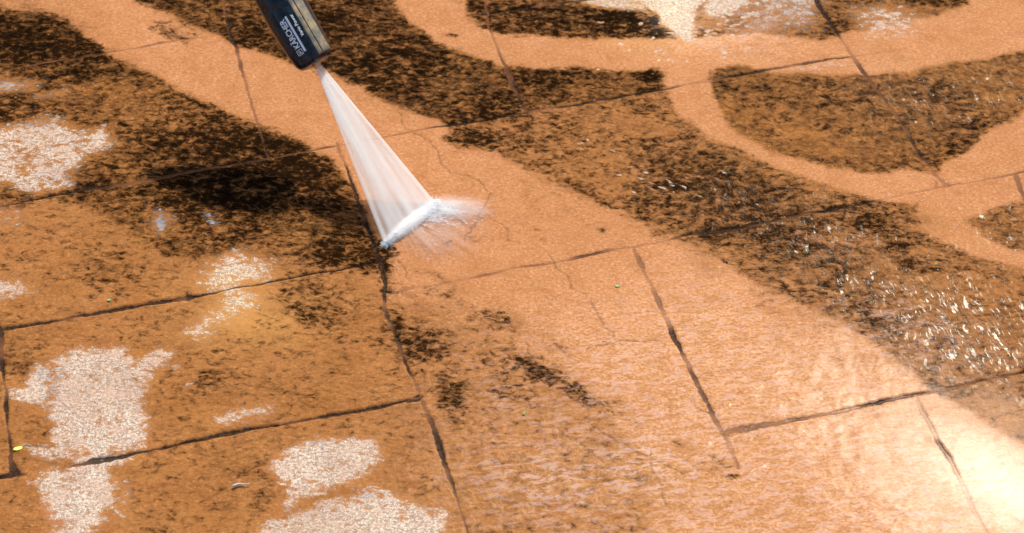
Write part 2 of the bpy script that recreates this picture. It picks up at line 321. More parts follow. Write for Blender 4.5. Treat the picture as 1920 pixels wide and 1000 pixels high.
# --- joints: (points with half-width px and darkness)  x, y, w, dark
J = [
 [(-260,662,5,.9),(0,618,7,1),(60,609,5,1),(150,593,5,.9),(230,578,5,.85),(300,566,6,.95),(350,560,8,1),(372,556,4,.8),(420,545,2.5,.5),(500,530,3,.8),(560,518,3.5,.9),(640,505,4,.9),(700,492,4,.9),(722,487,3,.6)],
 [(732,549,5,.35),(790,538,4,.25),(850,527,4,.3),(920,512,4,.35),(980,500,4,.4),(1050,490,4,.5),(1080,482,6,.6),(1140,470,5,.5),(1190,463,3,.3),(1250,452,3,.4),(1290,440,5,1),(1340,434,7,1),(1385,427,5,1),(1430,419,3.5,.8),(1500,405,4,.9),(1570,390,5,1),(1640,377,4,.9),(1660,372,3,.3),(1720,360,3,.25),(1755,352,3,.3),(1830,339,3,.25),(1880,332,4,.3),(1915,324,5,.4),(2200,275,4,.8)],
 [(-260,430,4,.9),(0,387,3,.6),(60,374,4,.8),(130,360,5,1),(160,352,7,1),(240,345,5,.8),(400,315,4,.6),(560,288,3,.5),(640,272,4,.4),(720,258,3,.35),(760,250,3.5,.4),(830,237,4,.6),(900,226,4.5,1),(980,211,4,.9),(1000,208,6,.3),(1060,199,4,.7),(1120,188,4,.6),(1200,175,4,.8),(1250,168,4,.9),(1290,158,5,.3),(1335,152,4,.5),(1380,140,4,1),(1430,132,5,1),(1500,120,4,.9),(1560,109,3.5,.6),(1600,106,3,.35),(1700,92,2,.15)],
 [(-260,185,4,.7),(0,132,3,.5),(120,112,3,.6),(210,98,3,.6),(250,92,2.5,.4),(310,80,4.5,.3),(350,74,3.5,.35),(385,70,2,.2),(425,62,2,.3)],
 [(100,884,1.5,.3),(135,874,3,.7),(170,867,8,1),(210,859,8,1),(245,852,5,1),(280,845,3,.8),(340,832,3.5,.8),(395,820,6,1),(420,814,7,1),(470,804,4,1),(530,795,4,.9),(600,782,5,1),(680,768,6,1),(740,755,5,.9),(788,744,5,.5)],
 [(1352,811,3,.3),(1360,810,7,.55),(1400,803,8,.7),(1440,796,7,.6),(1500,785,5,.5),(1560,774,5,.6),(1600,765,6,.85),(1660,752,5,.7),(1728,738,5,.8),(1760,733,2,.2),(1800,724,4,.7),(1860,710,3,.5),(1920,697,6,.9),(2200,645,5,.8)],
 [(1180,-10,2,.3),(1060,4,4,.8),(960,18,4,.8),(900,26,3,.7),(880,30,2,.3)],
 # cross joints
 [(412,-80,4,.8),(420,20,3,.6),(426,36,6,1),(432,60,3,.6),(437,76,7,1),(443,90,5,.5),(455,140,4.5,.35),(467,180,4.5,.35),(480,222,3.5,.35),(495,270,3,.6),(505,300,3,.6)],
 [(632,268,7,.3),(640,290,5,.5),(660,345,5,.8),(680,400,5,.85),(700,455,5,.8),(715,500,5,.7),(722,530,6,.9),(720,570,4,.6),(730,600,9,1),(742,630,7,.9),(755,665,5,.4),(762,680,4,.8),(775,710,4,.35),(790,745,6,.5),(800,775,7,.6),(815,810,8,.7),(828,850,6,.6),(845,900,4.5,.5),(862,950,3,.4),(900,1060,4,.6)],
 [(905,-60,4,.6),(915,50,3,.4),(930,80,3,.35),(945,120,6,.5),(958,150,7,.8),(975,190,6,.8),(985,208,5,.4)],
 [(1188,466,4,.3),(1200,492,8,.4),(1215,525,6,.45),(1240,575,8,.5),(1255,612,6,.5),(1268,640,7,.9),(1290,680,7,.75),(1305,715,7,.6),(1325,755,7,.5),(1345,795,7,.5),(1358,815,7,.55),(1370,840,6,.35),(1385,880,3,.25)],
 [(1505,-80,6,1),(1535,10,7,1),(1555,38,7,1),(1570,62,5,1),(1582,80,4,.3),(1600,108,6,.35),(1620,135,5,.45),(1640,165,3,.5),(1685,222,5,.8),(1700,245,6,.9),(1720,280,5,.8),(1740,308,4,.7),(1752,325,4,.4),(1775,347,6,.3)],
 [(1716,742,3,.1),(1725,765,7,.4),(1745,800,8,.5),(1760,830,7,.5),(1785,870,5,.35),(1805,910,5,.3),(1830,965,5,.3),(1850,1000,4,.25),(1880,1060,4,.4)],
 [(-10,600,3,.9),(3,625,9,1),(3,680,6,.9),(8,720,3,.4),(11,740,5,.6),(11,758,7,1),(15,800,3.5,.5),(20,840,4,.7),(22,865,6,1),(27,885,13,1)],
 [(-260,915,5,.9),(0,897,5,1),(27,889,10,1),(50,892,3,.9),(60,892,1,.3)],
 [(1755,352,5,.3),(1757,340,3,.3)],
 [(1905,330,8,.35),(1912,350,6,.4),(1925,380,6,.5)],
 [(765,752,6,.9),(788,744,11,.95)],
 [(714,545,4,.7),(745,548,3,.6)],
]
jd = np.zeros_like(X); jk = np.zeros_like(X)
jx = X + vnoise(X, Y, 60, 41, 3) * .0013 ; jy = Y + vnoise(X, Y, 60, 45, 3) * .0013
wob = (1 + .45 * vnoise(X, Y, 180, 51, 2)) * (1 + .4 * vnoise(X, Y, 28, 57, 2))
def joint(pts, relief=1.0):
    P = w2(pts)
    for k in range(len(pts) - 1):
        a, b = P[k], P[k + 1]
        rj, ri = region(np.array([a, b]), .02)
        px, py = jx[rj, ri], jy[rj, ri]
        if px.size == 0: continue
        d, t = seg_dist(px, py, a, b)
        w = (pts[k][2] * (1 - t) + pts[k + 1][2] * t) * .00043 * wob[rj, ri]
        dk = pts[k][3] * (1 - t) + pts[k + 1][3] * t
        f = sstep(1.5, .35, d / w)
        dk = np.clip(dk * (1 + .75 * vnoise(px, py, 40, 58, 2)), 0, 1); better = f > jd[rj, ri]
        jd[rj, ri] = np.where(better, f, jd[rj, ri]); jk[rj, ri] = np.where(better, dk, jk[rj, ri])
for j in J: joint(j)
# joints of the paving outside the picture
x0v, x1v = min(v.x for v in c) - .12, max(v.x for v in c) + .12
y0v, y1v = min(v.y for v in c) - .12, max(v.y for v in c) + .12
ca, sa = math.cos(R(12)), math.sin(R(12))
U = (X * ca + Y * sa) / .30; Vv = (-X * sa + Y * ca) / .26
row = np.floor(Vv); fu = (U + .37 * row) % 1; fv = Vv % 1
dj = np.minimum(np.minimum(fu, 1 - fu) * .30, np.minimum(fv, 1 - fv) * .26)
fo = sstep(.006, .001, dj) * ((X < x0v) | (X > x1v) | (Y < y0v) | (Y > y1v))
jk = np.where(fo > jd, .7, jk); jd = np.maximum(jd, fo)

# --- hairline cracks
crack = np.zeros_like(X)
CR = [[(745,205),(760,240),(800,262),(820,282),(826,305),(845,325),(880,332),(905,345),(918,362),(908,385),(895,405),(885,430),(870,450)],
      [(905,395),(935,418),(950,432),(955,450),(975,455)],[(1030,470),(1040,495),(1065,515),(1070,540),(1100,555)],[(1110,560),(1120,590),(1135,615),(1160,640)],
      [(1090,790),(1130,810),(1160,830),(1200,850),(1240,870),(1280,890)],[(1222,845),(1218,870),(1235,900),(1250,950)],[(990,795),(1040,800),(1080,825),(1130,865)],
      [(1560,230),(1555,255),(1565,275),(1600,282)],[(1625,275),(1632,300),(1640,320)],[(1675,130),(1670,180),(1660,240),(1662,275)],[(1240,640),(1160,640),(1100,652)],
      [(640,90),(650,110)],[(1380,180),(1440,200),(1460,235)],[(1750,505),(1790,515),(1800,506)],[(1820,575),(1880,568)],[(1295,750),(1310,770),(1330,775)],[(1555,668),(1580,676)],
      [(985,640),(1010,700),(1040,720)],[(100,180),(180,200)],[(730,480),(760,500),(770,530)],[(1330,130),(1345,180),(1360,200)],[(0,848),(30,845),(60,835),(95,840)]]
crx = X + vnoise(X, Y, 110, 61, 3) * .0035; cry = Y + vnoise(X, Y, 110, 65, 3) * .0035
for poly in CR:
    P = w2(poly)
    for k in range(len(P) - 1):
        rj, ri = region(P[k:k + 2], .012)
        if crx[rj, ri].size == 0: continue
        d, _ = seg_dist(crx[rj, ri], cry[rj, ri], P[k], P[k + 1])
        crack[rj, ri] = np.maximum(crack[rj, ri], sstep(.0014, .0003, d))
crack *= .55 + .45 * vnoise(X, Y, 300, 71, 2)

# --- relief
rx_, ry_ = X - HIT.x, Y - HIT.y
rr = np.hypot(rx_, ry_); th = np.arctan2(ry_, rx_)
Z = vnoise(X, Y, 7, 81, 2) * .0012 + vnoise(X, Y, 45, 83, 3) * .0006 + vnoise(X, Y, 260, 85, 2) * .00010 * (1 - np.clip(gloss * 1.3 + film * .4, 0, .97))
Z -= jd * (.0001 + .0020 * jk * jk); Z -= np.clip(crack, 0, 1) * .0006
rip = vnoise((Y - .1 * X) + .005 * vnoise(X, Y, 50, 90), X * .3, 130, 91, 2)
Z += rip * .00018 * np.clip(film * .7 + .5 * streak, 0, 1) * (1 - np.clip(gloss * 1.3, 0, 1))
edge = np.clip(np.maximum(np.maximum(x0v - X, X - x1v), np.maximum(y0v - Y, Y - y1v)) / 2, 0, 1)
Z *= (1 - edge)

verts = np.stack([X, Y, Z], -1).reshape(-1, 3).astype(np.float32)
idx = np.arange(H_ * W_, dtype=np.int32).reshape(H_, W_)
quads = np.stack([idx[:-1, :-1], idx[:-1, 1:], idx[1:, 1:], idx[1:, :-1]], -1).reshape(-1, 4)
me = bpy.data.meshes.new("paving")
me.vertices.add(len(verts)); me.vertices.foreach_set("co", verts.ravel())
me.loops.add(quads.size); me.loops.foreach_set("vertex_index", quads.ravel())
me.polygons.add(len(quads)); me.polygons.foreach_set("loop_start", np.arange(0, quads.size, 4, dtype=np.int32))
me.update(calc_edges=True)
me.polygons.foreach_set("use_smooth", np.ones(len(quads), bool))
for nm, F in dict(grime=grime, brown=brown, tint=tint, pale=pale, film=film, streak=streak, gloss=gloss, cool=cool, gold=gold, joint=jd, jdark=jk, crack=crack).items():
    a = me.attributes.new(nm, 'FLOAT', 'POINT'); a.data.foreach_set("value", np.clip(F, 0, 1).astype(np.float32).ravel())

# ------------------------------------------------------------------ ground material
t = NT("stamped_stone_paving")
pos = t.n("TexCoord").outputs['Object']
sp = t.n("SeparateXYZ"); t.l(pos, sp.inputs[0])
dx = t.m('SUBTRACT', sp.outputs[0], HIT.x); dy = t.m('SUBTRACT', sp.outputs[1], HIT.y)
r_ = t.m('SQRT', t.m('ADD', t.m('MULTIPLY', dx, dx), t.m('MULTIPLY', dy, dy)))
th_ = t.m('ARCTAN2', dy, dx)
nW = t.noise(pos, 45, 3, .5)
rw = t.m('ADD', r_, t.m('MULTIPLY', nW, .012))
polar = t.vec(t.m('MULTIPLY', rw, 1.0), t.m('MULTIPLY', th_, .07))
A = {k: t.attr(k) for k in "grime brown tint pale film streak gloss cool gold joint jdark crack".split()}
posh = t.vec(t.m('MULTIPLY', sp.outputs[0], .62), sp.outputs[1])
nA = t.noise(posh, 190, 8, .72, .6)
nS = t.noise(posh, 430, 4, .75)
nB = t.noise(pos, 38, 5, .6)
nC = t.noise(pos, 900, 3, .6)
nL = t.noise(pos, 9, 4, .55)
def crest(px, py, dxp, dyp, elong):
    a = at(px, py); b_ = at(px + dxp, py + dyp); d = (b_ - a); d.z = 0; d.normalize()
    al = t.m('ADD', t.m('MULTIPLY', sp.outputs[0], d.x), t.m('MULTIPLY', sp.outputs[1], d.y))
    ac = t.m('SUBTRACT', t.m('MULTIPLY', sp.outputs[0], d.y), t.m('MULTIPLY', sp.outputs[1], d.x))
    ac = t.m('ADD', ac, t.m('MULTIPLY', nW, .014))
    return t.vec(t.m('MULTIPLY', al, elong), ac)
v1 = crest(1750, 600, 10, 16, .22); v2 = crest(1050, 900, 10, -1.2, .30)
nR1 = t.noise(v1, 260, 5, .66, .4); nRf = t.noise(v2, 210, 5, .62, .4); nRp = t.noise(polar, 230, 5, .62, .3)
mx = t.n("Mix", data_type='FLOAT'); t.l(A['film'], mx.inputs[0]); t.l(nRp, mx.inputs[2]); t.l(nRf, mx.inputs[3])
mx2 = t.n("Mix", data_type='FLOAT'); t.l(A['streak'], mx2.inputs[0]); t.l(mx.outputs[0], mx2.inputs[2]); t.l(nR1, mx2.inputs[3])
nR = mx2.outputs[0]; nR2 = nR; nripple = t.noise(v2, 190, 5, .62, .5)
nsk = t.n("Mix", data_type='FLOAT'); t.l(t.m('MULTIPLY', A['streak'], .65), nsk.inputs[0]); t.l(nA, nsk.inputs[2]); t.l(nR, nsk.inputs[3])
nM = t.noise(posh, 85, 6, .7, .8)
comb = t.m('ADD', t.m('ADD', t.m('MULTIPLY', nsk.outputs[0], .50), t.m('MULTIPLY', nS, .22)), t.m('MULTIPLY', nM, .28))
comb = t.mr(comb, .37, .63)
g = A['grime']
nG = t.noise(posh, 14, 4, .6, .8)
g = t.m('ADD', g, t.m('MULTIPLY', t.m('MULTIPLY', t.m('SUBTRACT', nG, .5), 1.6), g))
g = t.m('ADD', g, t.m('MULTIPLY', t.m('SUBTRACT', nB, .5), t.m('MULTIPLY', t.m('MINIMUM', t.m('MULTIPLY', g, 3.0), 1.0), .55)))
thr = t.mr(t.m('POWER', t.m('MAXIMUM', g, 0.0), .7), 0, 1, 1.0, .12)
cov = t.mr(t.m('SUBTRACT', comb, thr), -.24, .34, 0, 1, True)
# clean stone colours
clean = t.mix(t.mr(nB, .35, .65), (.44, .180, .068), (.50, .225, .098))
clean = t.mix(t.mr(nC, .36, .60), t.mix(.35, clean, (.30, .11, .045)), clean)
clean = t.mix(t.mr(nS, .36, .50, .7, 0), clean, (.28, .105, .035))
clean = t.mix(t.mr(nS, .54, .68, 0, .5), clean, (.72, .40, .20))
clean = t.mix(t.mr(t.noise(pos, 330, 4, .7), .55, .72, 0, .5), clean, (.80, .47, .29))
wet = t.mix(t.mr(nB, .35, .65), (.29, .108, .022), (.39, .160, .040))
wet = t.mix(t.mr(nC, .38, .60), t.mix(.45, wet, (.14, .048, .012)), wet)
wet = t.mix(t.mr(nS, .36, .49, .8, 0), wet, (.13, .05, .012))
wet = t.mix(t.mr(nS, .53, .66, 0, .7), wet, (.58, .29, .10))
wet = t.mix(t.mr(t.noise(pos, 70, 6, .7), .52, .68, 0, .55), wet, (.20, .068, .016))
tn = t.m('ADD', A['tint'], t.m('MULTIPLY', t.m('SUBTRACT', nL, .5), .5), clamp=True)
clean = t.mix(t.m('MULTIPLY', A['film'], .9), clean, t.mix(t.mr(nS, .40, .60), (.46, .20, .08), (.86, .50, .27)))
base = t.mix(tn, clean, wet)
base = t.mix(t.mr(t.noise(pos, 26, 3, .6, .6), .60, .74, 0, .35), base, (.40, .135, .07))
base = t.mix(t.mr(t.noise(pos, 520, 2, .5), .68, .76, 0, .55), base, (.16, .07, .03))
base = t.mix(t.mr(nM, .50, .62, 0, .28), base, (.30, .115, .035))
base = t.mix(t.mr(t.noise(posh, 22, 4, .6), .50, .64, 0, .22), base, (.36, .15, .05))
# sky reflected on ripple crests, painted into the base colour; darker between
rp = t.m('MULTIPLY', t.mr(nripple, .505, .57, 0, 1, True), t.m('MULTIPLY', t.m('POWER', A['film'], 1.6), .85))
base = t.mix(rp, base, (.58, .40, .38))
base = t.mix(t.m('MULTIPLY', t.mr(nripple, .40, .48, 1, 0, True), t.m('MULTIPLY', A['film'], .6)), base, (.27, .095, .022))
base = t.mix(t.m('MULTIPLY', A['gold'], .5), base, (.66, .34, .10))  # golden tint puts the reflected glow into the base colour
# brown stain
bs = t.m('ADD', A['brown'], t.m('MULTIPLY', t.m('SUBTRACT', nA, .5), t.m('MULTIPLY', A['brown'], 2.6)), clamp=True)
brownc = t.mix(t.mr(nB, .4, .6), (.105, .036, .006), (.24, .092, .018))
brownc = t.mix(t.mr(nG, .40, .60), brownc, (.30, .115, .028))
base = t.mix(t.m('MULTIPLY', bs, .92), base, brownc)
base = t.mix(t.m('MULTIPLY', t.mr(t.m('ADD', A['brown'], t.m('MULTIPLY', t.m('SUBTRACT', nM, .5), .9)), .62, 1.0, 0, .9), 1.0), base, (.030, .012, .003))
base = t.mix(t.m('MULTIPLY', t.mr(nR1, .52, .62, 0, .8), A['streak']), base, (.50, .26, .10))
blk = t.mix(t.mr(t.m('SUBTRACT', comb, thr), .05, .42), (.020, .008, .002), (.002, .0016, .0014))
base = t.mix(t.m('MULTIPLY', t.mr(nS, .53, .60, 0, .85), t.mr(A['grime'], .2, .5)), base, (.44, .20, .07))
col = t.mix(t.m('MULTIPLY', cov, .96), base, blk)
# pale patch colour, standing in for sky reflected off wet stone
pp = t.m('ADD', A['pale'], t.m('ADD', t.m('MULTIPLY', t.m('SUBTRACT', nA, .5), 2.8), t.m('MULTIPLY', t.m('SUBTRACT', nM, .5), 2.2)))
pc = t.mr(pp, .34, .86, 0, 1, True)
pc = t.m('MULTIPLY', pc, t.mr(A['pale'], .05, .2))
palec = t.mix(t.mr(nB, .35, .65), (.78, .58, .46), (.86, .76, .64))
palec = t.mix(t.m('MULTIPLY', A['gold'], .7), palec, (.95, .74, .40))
palec = t.mix(t.mr(nL, .45, .62, 0, .5), palec, (.58, .36, .26))
palec = t.mix(t.mr(nC, .38, .58), (.24, .19, .16), palec)
palec = t.mix(t.mr(nS, .47, .58, 0, .85), palec, (.20, .15, .12))
palec = t.mix(t.mr(nM, .50, .64, 0, .6), palec, (.50, .33, .24))
palec = t.mix(t.m('MULTIPLY', A['cool'], t.mr(nA, .4, .6)), palec, (.17, .21, .27))
col = t.mix(t.m('MULTIPLY', pc, .93), col, palec)
# joints and cracks
jc = t.mix(t.mr(A['jdark'], .2, .8), (.24, .095, .045), (.010, .008, .007))
jc = t.mix(t.mr(nS, .45, .65, 0, .5), jc, (.15, .07, .035))
jn = t.m('MULTIPLY', t.mr(t.m('ADD', A['joint'], t.m('ADD', t.m('MULTIPLY', t.m('SUBTRACT', nA, .5), 1.3), t.m('MULTIPLY', t.m('SUBTRACT', nM, .5), 1.0))), .30, .80, 0, 1, True), t.mr(A['jdark'], 0, .6, .12, .95))
col = t.mix(jn, col, jc)
col = t.mix(t.m('MULTIPLY', A['crack'], .8), col, (.09, .04, .018))
# gloss
rough = t.mr(A['film'], 0, 1, .65, .50)
rough = t.m('SUBTRACT', rough, t.m('MULTIPLY', A['gloss'], .06))
rough = t.m('MAXIMUM', rough, .12)
calm0 = t.m('SUBTRACT', 1.0, t.m('MULTIPLY', A['gloss'], 1.2), clamp=True)
h = t.m('ADD', t.m('MULTIPLY', nA, .6), t.m('MULTIPLY', nC, .35))
hb = t.bump(h, .55, .0012)
h2 = t.m('MULTIPLY', nR, t.m('MULTIPLY', calm0, t.m('ADD', t.m('MULTIPLY', A['film'], .4), t.m('MULTIPLY', A['streak'], .8))))
hb = t.bump(h2, .6, .0016, hb)
spec = t.m('MULTIPLY', t.m('SUBTRACT', 1.0, t.m('MAXIMUM', cov, t.m('MULTIPLY', A['brown'], .7), clamp=True)), .07)
spec = t.m('ADD', spec, t.m('MULTIPLY', A['gloss'], .12))
bs_ = t.bsdf(Base_Color=col, Roughness=rough, Normal=hb, Specular_IOR_Level=spec)
# water film as coat
calm = t.m('SUBTRACT', 1.0, t.m('MULTIPLY', A['gloss'], 1.6), clamp=True)
calm = t.m('ADD', calm, .05)
ch = t.bump(t.m('MULTIPLY', calm, t.m('ADD', t.m('MULTIPLY', nR, .6), t.m('MULTIPLY', nA, .3))), .30, .0010)
spark = t.m('MULTIPLY', t.mr(nR2, .52, .60, 0, 1, True), t.m('MAXIMUM', t.m('MULTIPLY', A['film'], .06), t.m('MULTIPLY', A['streak'], .30)))
cw = t.m('MAXIMUM', t.m('MAXIMUM', spark, t.m('MULTIPLY', t.m('POWER', A['gloss'], 1.2), t.m('SUBTRACT', 1.0, t.m('MULTIPLY', A['brown'], 1.6), clamp=True))), t.m('MULTIPLY', pc, .12), clamp=True)
t.l(cw, bs_.inputs['Coat Weight']); bs_.inputs['Coat IOR'].default_value = 1.33
t.l(t.mr(A['gloss'], 0, .4, .16, .36), bs_.inputs['Coat Roughness']); t.l(ch, bs_.inputs['Coat Normal'])
paving = link("paving", me, t.mat)
tag(paving, "rust orange stamped stone paving with grime stains and cleaned stripes", "paving", kind="structure")

# ------------------------------------------------------------------ pressure washer nozzle
ZE = .110
E = at(592.5, 117, ZE)
AX = (E - HIT).normalized()                          # from the strike point up the lance
VW = (CAM - E).normalized()
NV = (VW - AX * VW.dot(AX)).normalized()             # side of the nozzle that faces the camera
LT = NV.cross(AX).normalized()
if LT.dot(rt) < 0: LT = -LT
pxs = (E - CAM).length / FPX                         # metres per pixel across the view at the nozzle
fore = math.sqrt(max(1 - AX.dot(VW) ** 2, .05))      # foreshortening along the axis
def nz(u, lat, rad_off=0.0, prof=None):
    """u: px from the mouth up the lance, lat: px to the right of the axis"""
    rr_ = prof(u); l = max(-.985, min(.985, lat / rr_)); ph = math.asin(l)
    k = (rr_ + rad_off) * pxs
    return E + AX * (u * pxs / fore) + LT * (math.sin(ph) * k) + NV * (math.cos(ph) * k)
PROF = [(-2,26),(-1,29),(1,32),(4,34.5),(9,36.8),(18,38.6),(30,40),(60,42),(95,43.5),(130,42.5),(170,40),(200,37),(235,31),(270,25),(300,20),(305,15)]
def prof(u):
    for (a, ra), (b, rb) in zip(PROF, PROF[1:]):
        if a <= u <= b: return ra + (rb - ra) * (u - a) / (b - a)
    return PROF[0][1] if u < PROF[0][0] else PROF[-1][1]
root = bpy.data.objects.new("spray_lance", None); scene.collection.objects.link(root); root.location = E
tag(root, "black pressure washer nozzle with white lettering and a grey-gold side panel, spraying the paving", "pressure washer lance")
bpy.context.view_layer.update()
def plink(name, V, F, mat, smooth=True, parent=root, label=None):
    off = root.location
    o = link(name, mesh_from(name, [Vector(v) - off for v in V], F, smooth), mat, root)
    if parent is not root:
        o.parent = parent
    if label: o['label'] = label
    return o
def ring_mesh(us, rad, n=96, phs=None, caps=True):
    V = []; F = []
    for u in us:
        for k in range(n):
            ph = 2 * math.pi * k / n
            r = rad(u, ph) * pxs
            V.append(E + AX * (u * pxs / fore) + LT * (math.sin(ph) * r) + NV * (math.cos(ph) * r))
    for i in range(len(us) - 1):
        for k in range(n):
            a = i * n + k; b = i * n + (k + 1) % n; F.append((a, b, b + n, a + n))
    if caps:
        F.append(tuple(range(n))[::-1]); F.append(tuple((len(us) - 1) * n + k for k in range(n)))
    return V, F
def wrap(ph): return (ph + math.pi) % (2 * math.pi) - math.pi
def sst(a, b, x):
    q = max(0, min(1, (x - a) / (b - a))); return q * q * (3 - 2 * q)
def body_rad(u, ph):
    r = prof(u); p = wrap(ph); lat = r * math.sin(p)
    front = 1 if abs(p) < math.pi / 2 else 0
    if front:
        # shallow recess that carries the lettering, rounded at its upper end
        top = 122 - ((lat + 15) / 12) ** 2 * 7 if abs(lat + 15) < 14 else 100
        rec = sst(-28, -25.5, lat) * (1 - sst(-3.5, -1.0, lat)) * (1 - sst(top - 4, top + 1, u))
        r -= 2.6 * rec
    # finger ribs on the hidden side
    if abs(p) > 2.2: r += .8 * math.sin(u * .5)
    return r
us = sorted(set([-2, -1.5, -1, 0, 1, 2, 4, 6] + list(range(8, 305, 2)) + [302, 305]))
V, F = ring_mesh(us, body_rad, 220)
b = NT("black_plastic")
pb = b.n("TexCoord").outputs['Object']
b1 = b.noise(pb, 180, 5, .6); b2 = b.noise(pb, 1400, 3, .6)
bc = b.mix(b.mr(b1, .45, .7), (.003, .007, .012), (.010, .030, .050))
bc = b.mix(b.mr(b2, .66, .74, 0, .5), bc, (.12, .13, .13))
b.bsdf(Base_Color=bc, Roughness=b.mr(b1, .3, .7, .18, .38), Normal=b.bump(b2, .25, .0004), Specular_IOR_Level=.42)
body = plink("nozzle_body", V, F, b.mat)
# grey-gold side panel with a groove: a thin raised shell
def strip(l0, l1, u0, u1, h, nl=10, nu=60, taper=None, th_=1.6):
    V = []; F = []
    for layer in (h, h - th_):
        for i in range(nu + 1):
            u = u0 + (u1 - u0) * i / nu
            for j in range(nl + 1):
                lat = l0 + (l1 - l0) * j / nl
                e = min(j, nl - j, i, nu - i)
                V.append(nz(u, lat, layer - (.5 if e == 0 and layer == h else 0), prof))
    W = nl + 1; N = W * (nu + 1)
    for i in range(nu):
        for j in range(nl):
            a = i * W + j; F.append((a, a + 1, a + 1 + W, a + W)); F.append((N + a, N + a + W, N + a + W + 1, N + a + 1))
    for i in range(nu):
        a = i * W; F.append((a, a + W, N + a + W, N + a)); a = i * W + nl; F.append((a, N + a, N + a + W, a + W))
    for j in range(nl):
        F.append((j, N + j, N + j + 1, j + 1)); a = nu * W + j; F.append((a, a + 1, N + a + 1, N + a))
    return V, F
pm = NT("grey_gold_plastic")
pp_ = pm.n("TexCoord").outputs['Object']
p1 = pm.noise(pp_, 90, 5, .6); p2 = pm.noise(pp_, 900, 4, .6)
pcx = pm.mix(pm.mr(p1, .4, .62), (.17, .16, .13), (.38, .29, .17))
pcx = pm.mix(pm.mr(p2, .6, .7, 0, .4), pcx, (.05, .06, .06))
pm.bsdf(Base_Color=pcx, Roughness=pm.mr(p1, .3, .7, .25, .5), Metallic=.35, Normal=pm.bump(p2, .3, .0003))
V, F = strip(12, 20, 6, 215, 1.0, 6, 70); plink("side_panel", V, F, pm.mat)
V, F = strip(21, 35.5, 6, 205, 1.3, 12, 70); plink("side_panel", V, F, pm.mat)
# mouth insert and brass jet tip
tip = NT("tip_metal"); tip.bsdf(Base_Color=(.42, .33, .2), Roughness=.35, Metallic=.8)
V, F = ring_mesh([-6, -5, -2, 2], lambda u, p: {-6: 7, -5: 9, -2: 10, 2: 10}[u], 32); plink("jet_tip", V, F, tip.mat)
# lance tube going up out of the picture
tm = NT("lance_tube_metal"); tm.bsdf(Base_Color=(.03, .03, .032), Roughness=.35)
V, F = ring_mesh([300, 306, 330, 360], lambda u, p: 13, 40); plink("lance_tube", V, F, tm.mat)
V, F = ring_mesh([302, 304, 318, 320], lambda u, p: {302: 19, 304: 21, 318: 21, 320: 19}[u], 48); plink("collar", V, F, b.mat)

# lettering
wm = NT("white_print"); wp = wm.n("TexCoord").outputs['Object']
wm.bsdf(Base_Color=wm.mix(wm.mr(wm.noise(wp, 900, 3, .6), .3, .7), (.78, .90, .95), (.90, .97, 1.0)), Roughness=.4)
def text_on_nozzle(txt, u_start, u_end, lat_base, cap, bold, name, hoff):
    cu = bpy.data.curves.new(name, 'FONT'); cu.body = txt; cu.size = 1.0; cu.offset = bold; cu.resolution_u = 5
    cu.space_character = .95
    o = bpy.data.objects.new(name, cu); scene.collection.objects.link(o)
    dg = bpy.context.evaluated_depsgraph_get(); m = bpy.data.meshes.new_from_object(o.evaluated_get(dg))
    bpy.data.objects.remove(o); bpy.data.curves.remove(cu)
    bm = bmesh.new(); bm.from_mesh(m); bpy.data.meshes.remove(m)
    bmesh.ops.triangulate(bm, faces=bm.faces)
    bmesh.ops.subdivide_edges(bm, edges=[e for e in bm.edges if e.calc_length() > .12], cuts=1)
    x0 = min(v.co.x for v in bm.verts); x1 = max(v.co.x for v in bm.verts)
    caph = .72
    for v in bm.verts:
        u = u_start + (u_end - u_start) * (v.co.x - x0) / (x1 - x0)      # reads up the lance
        lat = lat_base - v.co.y / caph * cap                             # tops to the left
        v.co = nz(u, lat, hoff, prof) - root.location
    # a thin printed layer
    r = bmesh.ops.extrude_face_region(bm, geom=bm.faces[:])
    for v in [g_ for g_ in r['geom'] if isinstance(g_, bmesh.types.BMVert)]: v.co += NV * .00006
    bmesh.ops.recalc_face_normals(bm, faces=bm.faces)
    mm = bpy.data.meshes.new(name); bm.to_mesh(mm); bm.free()
    return link(name, mm, wm.mat, root)
T = lambda t_: 170 - t_
text_on_nozzle("KÄRCHER", T(135), T(76), -11.6, 11.5, .022, "lettering", -2.2)
text_on_nozzle("Vario Power", T(121.5), T(76.5), 6.5, 6.2, .008, "lettering", .15)
def quadstrip(l0, l1, u0, u1, h, name, n=14):
    V, F = strip(l0, l1, u0, u1, h, 4, n, th_=.3); return plink(name, V, F, wm.mat)
quadstrip(-9.0, -4.6, T(147), T(74.5), -1.7, "underline_bar")
# framed emblem beside the lettering
u0, u1, l0, l1 = T(149), T(138.5), -23, -11.5
V, F = [], []
for (a0, a1, c0, c1) in [(l0, l1, u0, u0 + 1), (l0, l1, u1 - 1, u1), (l0, l0 + 1, u0 + 1.1, u1 - 1.1), (l1 - 1, l1, u0 + 1.1, u1 - 1.1),
                         (l0 + 3, l1 - 2, u0 + 2.2, u0 + 3.4), (l0 + 2, l1 - 4, u0 + 6.4, u0 + 7.4), (l0 + 5, l0 + 7, u0 + 3.6, u0 + 6.2)]:
    v, f = strip(a0, a1, c0, c1, -1.8, 2, 2, th_=.3); k = len(V); V += v; F += [tuple(i + k for i in q) for q in f]
plink("emblem", V, F, wm.mat)

